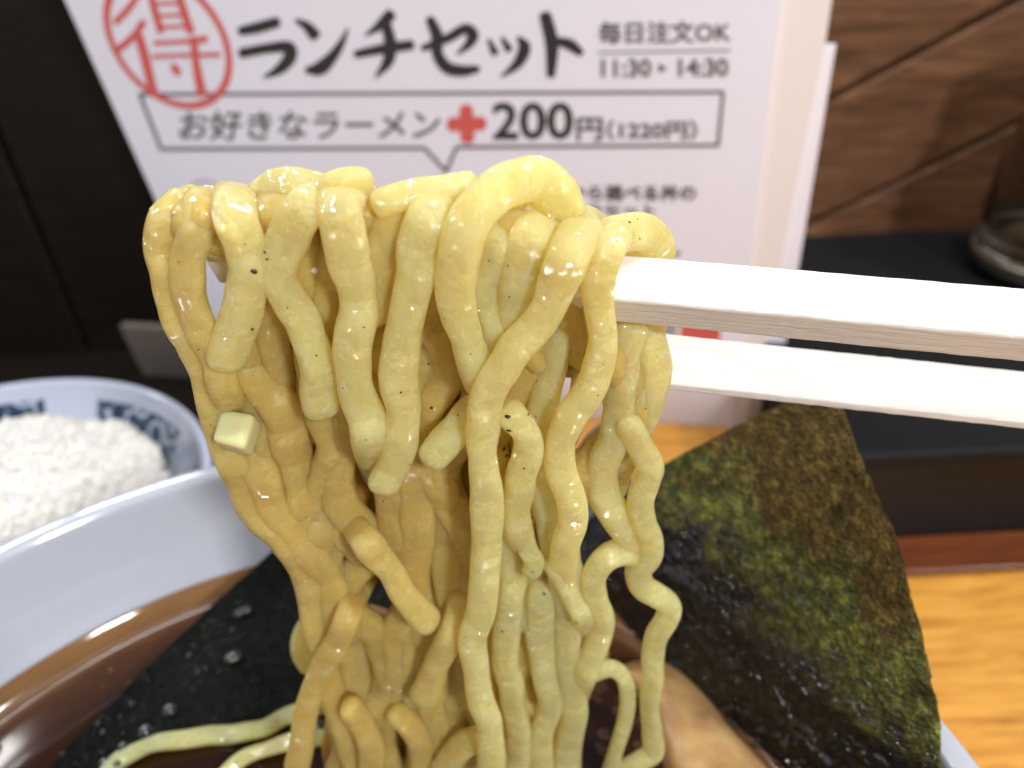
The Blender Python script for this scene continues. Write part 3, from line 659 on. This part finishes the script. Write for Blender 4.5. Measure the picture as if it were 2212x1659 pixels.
S('noodle at the right edge of the lower bundle', [(1220, 1190), (1236, 1260), (1226, 1340), (1224, 1410), (1234, 1480), (1242, 1535), (1232, 1590), (1222, 1690)], 3.2, 72)
S('noodle knotting round below the dark diamond gap', [(1392, 1216, .5), (1356, 1192, 3), (1312, 1206), (1284, 1240), (1288, 1290), (1302, 1335), (1296, 1375), (1276, 1420), (1262, 1460)], 4.2, 60)
S('thin noodle hooking out above the brown broth', [(1250, 1468, 2), (1285, 1452), (1325, 1446), (1352, 1470), (1358, 1512), (1350, 1556), (1336, 1606), (1312, 1676)], 3, 46, False, None, 40)
S('short noodle bulge beside the dark diamond gap', [(1192, 1218), (1218, 1258), (1242, 1300), (1258, 1335)], 5, 50)
S('noodle with one round glint at lower right', [(1108, 1270), (1096, 1350), (1094, 1420), (1106, 1485), (1118, 1560), (1116, 1680)], 4.4, 64)
S('noodle hanging between two glints at lower right', [(1168, 1280), (1164, 1370), (1174, 1448), (1186, 1520), (1172, 1600), (1166, 1690)], 4.0, 64)
S('noodle running behind the small tip right of the middle', [(1085, 1060), (1092, 1140), (1100, 1220), (1120, 1290), (1150, 1360)], 3.4, 66)
S('noodle hanging below the upper chopstick, second from right', [(1330, 560, -5), (1340, 660, -1), (1362, 740, 0), (1372, 810, .2), (1366, 880, .2)], 0, 58)

# strands deep in the bundle
Ly = [430, 560, 700, 800, 900, 1000, 1100, 1170, 1250, 1350, 1450, 1560, 1700]
Lx = [350, 325, 365, 420, 455, 510, 530, 600, 635, 655, 662, 664, 660]
Rx = [1400, 1425, 1425, 1415, 1380, 1325, 1290, 1268, 1240, 1225, 1240, 1238, 1225]
HOLES = [(457, 648, 26, 66), (480, 582, 30, 16), (1250, 888, 52, 76), (818, 1284, 16, 26), (1290, 1180, 44, 46), (1352, 1075, 26, 80), (1176, 1462, 7, 16), (850, 620, 26, 70)]
rf = np.random.default_rng(5)
def filler(u0, dep, top, label, y1=1700):
    side = {}; pts = []; u = u0; ph = rf.uniform(0, 6); w = rf.uniform(76, 92)
    xs = np.interp(560, Ly, Lx)+u0*1080; top = max(top, np.interp(xs, [380, 1130, 1220, 1400], [455, 500, 590, 620]))
    for y in np.arange(top, y1, 32.0):
        l = np.interp(y, Ly, Lx); r = np.interp(y, Ly, Rx); mgn = 40 if dep > 0 else 54 if dep > -5 else 74
        am = 1 if dep > 0 else .35; uu = min(1, max(0, u+am*(.030*math.sin(y/88+ph)+.02*math.sin(y/41+2*ph))))
        x = l+mgn+(r-l-2*mgn)*uu
        for hx, hy, rx, ry in HOLES:
            kx, ky = rx+w*.62+5, ry+w*.62
            q = abs(y-hy)/ky
            if q < 1:
                lim = kx*math.sqrt(1-q*q)
                sd = side.setdefault((hx, hy), 1 if x > hx or hx < 500 else -1)
                if (x-hx)*sd < lim: x = hx+sd*lim
        pts.append((x, y, dep+rf.normal(0, .25)-(5 if y < top+20 else 2.5 if y < top+70 else 0)))
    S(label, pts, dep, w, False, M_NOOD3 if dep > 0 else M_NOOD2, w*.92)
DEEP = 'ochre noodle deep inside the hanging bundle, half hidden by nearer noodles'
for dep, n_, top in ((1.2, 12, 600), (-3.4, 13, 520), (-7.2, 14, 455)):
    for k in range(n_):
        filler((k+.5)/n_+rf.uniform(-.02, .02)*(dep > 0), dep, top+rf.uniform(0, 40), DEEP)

DRAPED = 'yellow noodle folded over the chopstick between the foremost noodles'
for k in range(15):
    x = 405+k*63+rf.uniform(-10, 10); y = np.interp(x, [380, 560, 700, 950, 1100, 1220, 1400], [448, 432, 424, 440, 470, 512, 535])
    dr = rf.uniform(-30, 30); side = {}; ph = rf.uniform(0, 6); q = []
    for j in range(18):
        j = j/2; yy = y+j*62; xx = x+dr*j/5+14*math.sin(j*.9+ph); l = np.interp(yy, Ly, Lx)+45; rr = np.interp(yy, Ly, Rx)-45
        xx = min(max(xx, l), rr)
        for hx, hy, hrx, hry in HOLES:
            kx, ky = hrx+48, hry+44; t = abs(yy-hy)/ky
            if t < 1:
                sd = side.setdefault((hx, hy), 1 if xx > hx or hx < 500 else -1)
                if (xx-hx)*sd < kx*math.sqrt(1-t*t): xx = hx+sd*kx*math.sqrt(1-t*t)
        q.append((xx, yy, 4.2-.6*j))
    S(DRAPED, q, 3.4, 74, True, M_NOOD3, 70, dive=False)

# noodles lying in the broth
def float_noodle(label, pts, w):
    global P
    keep = P
    P = lambda x, y, d, Y0=0: onz(x, y, SZ+d)
    a = [(x, y, (q[0] if q else 1.2), w) for x, y, *q in pts]
    o = tube(a, 'noodle', M_NOOD, None, 900+len(NOODLES), .8); P = keep
    tag(o, label, 'noodle', 'noodles floating in the broth'); return o
float_noodle('noodle floating in the broth in front of the black nori', [(215, 1690), (262, 1640), (330, 1606), (420, 1594), (510, 1584), (580, 1566), (650, 1536), (700, 1520)], 42)
float_noodle('lower noodle floating in the broth at the bottom edge', [(470, 1690), (520, 1640), (590, 1614), (660, 1596), (720, 1590)], 40)

# ------------------------------------------------------------------ bamboo shoot strip in the broth
M_MENMA = mat('bamboo_shoot', (.50, .30, .12), .3, Subsurface_Weight=.5, Subsurface_Scale=.004)
v_ = texco(M_MENMA, (1, 1, 1)); nq = noise(M_MENMA, v_, 160, 4); L(M_MENMA, ramp(M_MENMA, nq, [(.3, (.38, .20, .07)), (.7, (.62, .41, .18))]), bsdf(M_MENMA).inputs['Base Color']); bump(M_MENMA, nq, .5, .001)
up = [(1345, 1430), (1420, 1418), (1478, 1436), (1528, 1490), (1566, 1552), (1612, 1602), (1668, 1660), (1700, 1710)]
dn = [(1335, 1455), (1372, 1500), (1396, 1545), (1410, 1590), (1424, 1640), (1440, 1700), (1470, 1750), (1530, 1800)]
V, Fs = [], []; nj = 9
for (a, b), (c, d_) in zip(up, dn):
    for j in range(nj):
        t = j/(nj-1); V.append(onz(a+(c-a)*t, b+(d_-b)*t, SZ-.0012+.0052*math.sin(math.pi*min(1, max(0, t)))**.5))
    for j in range(nj):
        t = 1-j/(nj-1); V.append(onz(a+(c-a)*t, b+(d_-b)*t, SZ-.004))
R2 = 2*nj
for i in range(len(up)-1):
    for j in range(R2): Fs.append((i*R2+j, i*R2+(j+1) % R2, (i+1)*R2+(j+1) % R2, (i+1)*R2+j))
Fs += [list(range(R2))[::-1], [(len(up)-1)*R2+j for j in range(R2)]]
o = meshobj('bamboo_shoot', V, Fs, M_MENMA); sm = o.modifiers.new('smooth', 'SUBSURF'); sm.levels = sm.render_levels = 2
tag(o, 'beige strip of bamboo shoot floating in the broth below the right nori', 'bamboo shoot')

# ------------------------------------------------------------------ chopsticks
def chopstick(label, a, b, wa, wb, da, db, roll, bev):
    pa_, pb_ = P(*a, da), P(*b, db); ax = (pb_-pa_).normalized(); up_ = Vector((0, 0, 1)); fr = ax.cross(up_).normalized()  # towards the diner
    if fr.y > 0: fr = -fr
    up_ = fr.cross(ax).normalized(); up_ = up_ if up_.z > 0 else -up_
    ha = wa/2/F*(pa_-CAM).dot(FWD); hb = wb/2/F*(pb_-CAM).dot(FWD)
    prof = []
    for qx, qy in ((1, 1), (-1, 1), (-1, -1), (1, -1)):
        c_ = 1-bev
        prof += [(qx, qy*c_), (qx*c_, qy)] if qx*qy > 0 else [(qx*c_, qy), (qx, qy*c_)]
    ca, sa = math.cos(roll), math.sin(roll); V = []; n = 180; rs = np.random.default_rng(int(wa))
    for i in range(n):
        t = i/(n-1); c = pa_.lerp(pb_, t); h = ha+(hb-ha)*t
        for x, y in prof:
            x2, y2 = x*ca-y*sa, x*sa+y*ca; h2 = h*(1+rs.normal(0, .006))
            V.append(c+fr*(x2*h2)+up_*(y2*h2))
    k = len(prof)
    Fs = [(i*k+j, i*k+(j+1) % k, (i+1)*k+(j+1) % k, (i+1)*k+j) for i in range(n-1) for j in range(k)]
    Fs += [list(range(k))[::-1], [(n-1)*k+j for j in range(k)]]
    cc = pa_.lerp(pb_, .5); Rm = Matrix((ax, fr, up_))
    me_v = [Rm @ (q-cc) for q in V]
    o = meshobj('chopstick', me_v, Fs, M_CHOP, None, False); o.matrix_world = Matrix.Translation(cc) @ Rm.transposed().to_4x4()
    bv = o.modifiers.new('edge', 'BEVEL'); bv.width = .00018; bv.segments = 2; bv.limit_method = 'ANGLE'; bv.angle_limit = math.radians(25)
    tag(o, label, 'chopstick', 'wooden chopsticks holding up the noodles'); return o
chopstick('upper pale wooden chopstick with the noodles draped over its tip', (470, 545), (4200, 884), 100, 142, 0, .008, math.radians(55), .12)
chopstick('lower pale wooden chopstick passing behind the hanging noodles', (900, 722), (4200, 1077), 108, 126, -.0085, .0007, math.radians(26), .24)

# ------------------------------------------------------------------ onion cube, pepper specks, droplets
bpy.context.view_layer.update()
tv, tf = [], []
for o in NOODLES:
    k = len(tv); mw = o.location; tv += [v.co+mw for v in o.data.vertices]; tf += [[i+k for i in p.vertices] for p in o.data.polygons]
bvh = BVHTree.FromPolygons(tv, tf)
def hit(px, py):
    r = ray(px, py).normalized(); return bvh.ray_cast(CAM, r)
M_ONION = mat('raw_onion', (.60, .60, .32), .35, Subsurface_Weight=.8, Subsurface_Scale=.004)
bm = bmesh.new(); bmesh.ops.create_cube(bm, size=1)
pa_, nn_, _, _ = hit(514, 935)
bmesh.ops.scale(bm, vec=(.0041, .0038, .0040), verts=bm.verts)
for vv in bm.verts: vv.co += Vector((random.uniform(-.0004, .0004), random.uniform(-.0004, .0004), random.uniform(-.0004, .0004)))
bmesh.ops.subdivide_edges(bm, edges=bm.edges[:], cuts=5, use_grid_fill=True)
for _ in range(3): bmesh.ops.smooth_vert(bm, verts=bm.verts[:], factor=.5, use_axis_x=True, use_axis_y=True, use_axis_z=True)
o = bmobj('onion_cube', bm, M_ONION, None, True); q = pa_ or P(514, 935, .004); o.location = q+(CAM-q).normalized()*.0009
o.rotation_euler = (math.radians(38), math.radians(12), math.radians(-6)); tag(o, 'small pale cube of chopped onion stuck to the left of the noodles', 'onion')

M_PEPPER = mat('black_pepper', (.03, .018, .008), .5)
V, Fs = [], []
def speck(px, py, r, el=1.5):
    p, n, _, _ = hit(px, py)
    if p is None: return
    bm = bmesh.new(); bmesh.ops.create_icosphere(bm, subdivisions=1, radius=1); a = n.orthogonal().normalized(); a = Matrix.Rotation(random.uniform(0, 6), 3, n) @ a; b = n.cross(a)
    k = len(V); rr = r/F*.085
    for vv in bm.verts:
        c = vv.co*(1+random.uniform(-.25, .25)); V.append(p+a*(c.x*rr*el)+b*(c.y*rr)+n*(c.z*rr*.5))
    for fc in bm.faces: Fs.append([k+q.index for q in fc.verts])
    bm.free()
for x, y, r in ((549, 586, 5), (1097, 900, 4.5), (1099, 930, 4.5), (1089, 970, 4), (1094, 985, 4), (932, 881, 3.2), (926, 786, 2.5), (866, 848, 2.4), (1148, 1118, 2.6), (1141, 895, 2.6), (1085, 1364, 3), (1175, 1283, 3), (740, 1505, 3), (827, 1083, 2.6), (545, 711, 3),
                (572, 545, 2.6), (577, 560, 2.2), (1150, 1236, 2.4), (1245, 1345, 3.2), (1132, 1012, 2.4), (847, 1495, 3), (1360, 480, 2.2)):
    speck(x, y, r)
for _ in range(60): speck(random.uniform(350, 1420), random.uniform(430, 1640), random.uniform(1.1, 1.9))
o = meshobj('pepper_specks', V, Fs, M_PEPPER); tag(o, 'tiny black pepper specks sprinkled over the lifted noodles', 'pepper', kind='stuff')

M_WATER = mat('broth_droplet', (.012, .011, .008), .03, IOR=1.7)
V, Fs = [], []
def droplet(p, n, r, h=.42):
    k = len(V); a = n.orthogonal().normalized(); b = n.cross(a)
    for i, (rr, hh) in enumerate(((1, -.15), (.92, .35), (.66, .75), (.3, .96))):
        for q in range(10): V.append(p+(a*math.cos(q*.62832)+b*math.sin(q*.62832))*(r*rr)+n*(r*h*hh))
    V.append(p+n*(r*h)); 
    for i in range(3):
        for q in range(10): Fs.append((k+i*10+q, k+i*10+(q+1) % 10, k+i*10+10+(q+1) % 10, k+i*10+10+q))
    for q in range(10): Fs.append((k+30+q, k+30+(q+1) % 10, k+40))
pnr = pn if pn.y < 0 else -pn
for _ in range(75):
    t = random.random(); x = 1340+t*340+abs(random.gauss(0, 55)); y = 1350+t*310-abs(random.gauss(0, 22))+random.uniform(-12, 12)+(x-1340-t*340)*.15
    if x < 2000: droplet(np_(x, y)+pnr*.0006, pnr, random.uniform(.0002, .0006))
for x, y in ((1326, 1368), (1362, 1378), (1459, 1444), (1494, 1480), (1510, 1492), (1582, 1560), (1634, 1606), (1654, 1652), (1684, 1650), (1700, 1602), (1448, 1350), (1446, 1370), (1584, 1428), (1600, 1460)): droplet(np_(x, y)+pnr*.0007, pnr, random.uniform(.0008, .0012))
for _ in range(12):
    t = random.random(); x = 120+t*420+random.gauss(0, 22); y = 1655-t*330+random.gauss(0, 22)+abs(random.gauss(0, 30))
    pz = lp(x, y); droplet(pz+Vector((0, 0, .0004)), Vector((0, 0, 1)), random.uniform(.0002, .0006))
for x, y in ((510, 1425), (500, 1430), (370, 1540), (318, 1585), (270, 1620), (230, 1655), (520, 1332), (535, 1325), (255, 1655), (497, 1600), (655, 1560), (690, 1575)): droplet(lp(x, y)+Vector((0, 0, .0012)), Vector((0, 0, 1)), random.uniform(.0008, .0014))
o = meshobj('broth_droplets', V, Fs, M_WATER); tag(o, 'clear droplets of broth beading along the wet nori edges', 'droplets', kind='stuff')

M_OIL = mat('chicken_oil', (.060, .022, .006), .03, IOR=1.47)
V, Fs = [], []
for _ in range(46):
    a, q = random.uniform(1.6, 3.4), SR*random.uniform(.55, .93); droplet(Vector((RX+q*math.cos(a), RY+q*math.sin(a), SZ-.0007)), Vector((0, 0, 1)), random.choice((.0005, .0007, .0010, .0017))*random.uniform(.7, 1.2), .10)
for _ in range(30):
    droplet(onz(random.uniform(1240, 1420), random.uniform(1460, 1700), SZ-.0007), Vector((0, 0, 1)), random.uniform(.0005, .0013), .10)
o = meshobj('oil_droplets', V, Fs, M_OIL); tag(o, 'round amber droplets of oil floating on the brown broth', 'oil', kind='stuff')

# soaking line on the right sheet
for nd in M_NORI.node_tree.nodes:
    if nd.type == 'MAP_RANGE':
        mid = sum(sl)/3; nd.inputs['From Min'].default_value = mid-.010; nd.inputs['From Max'].default_value = mid+.010
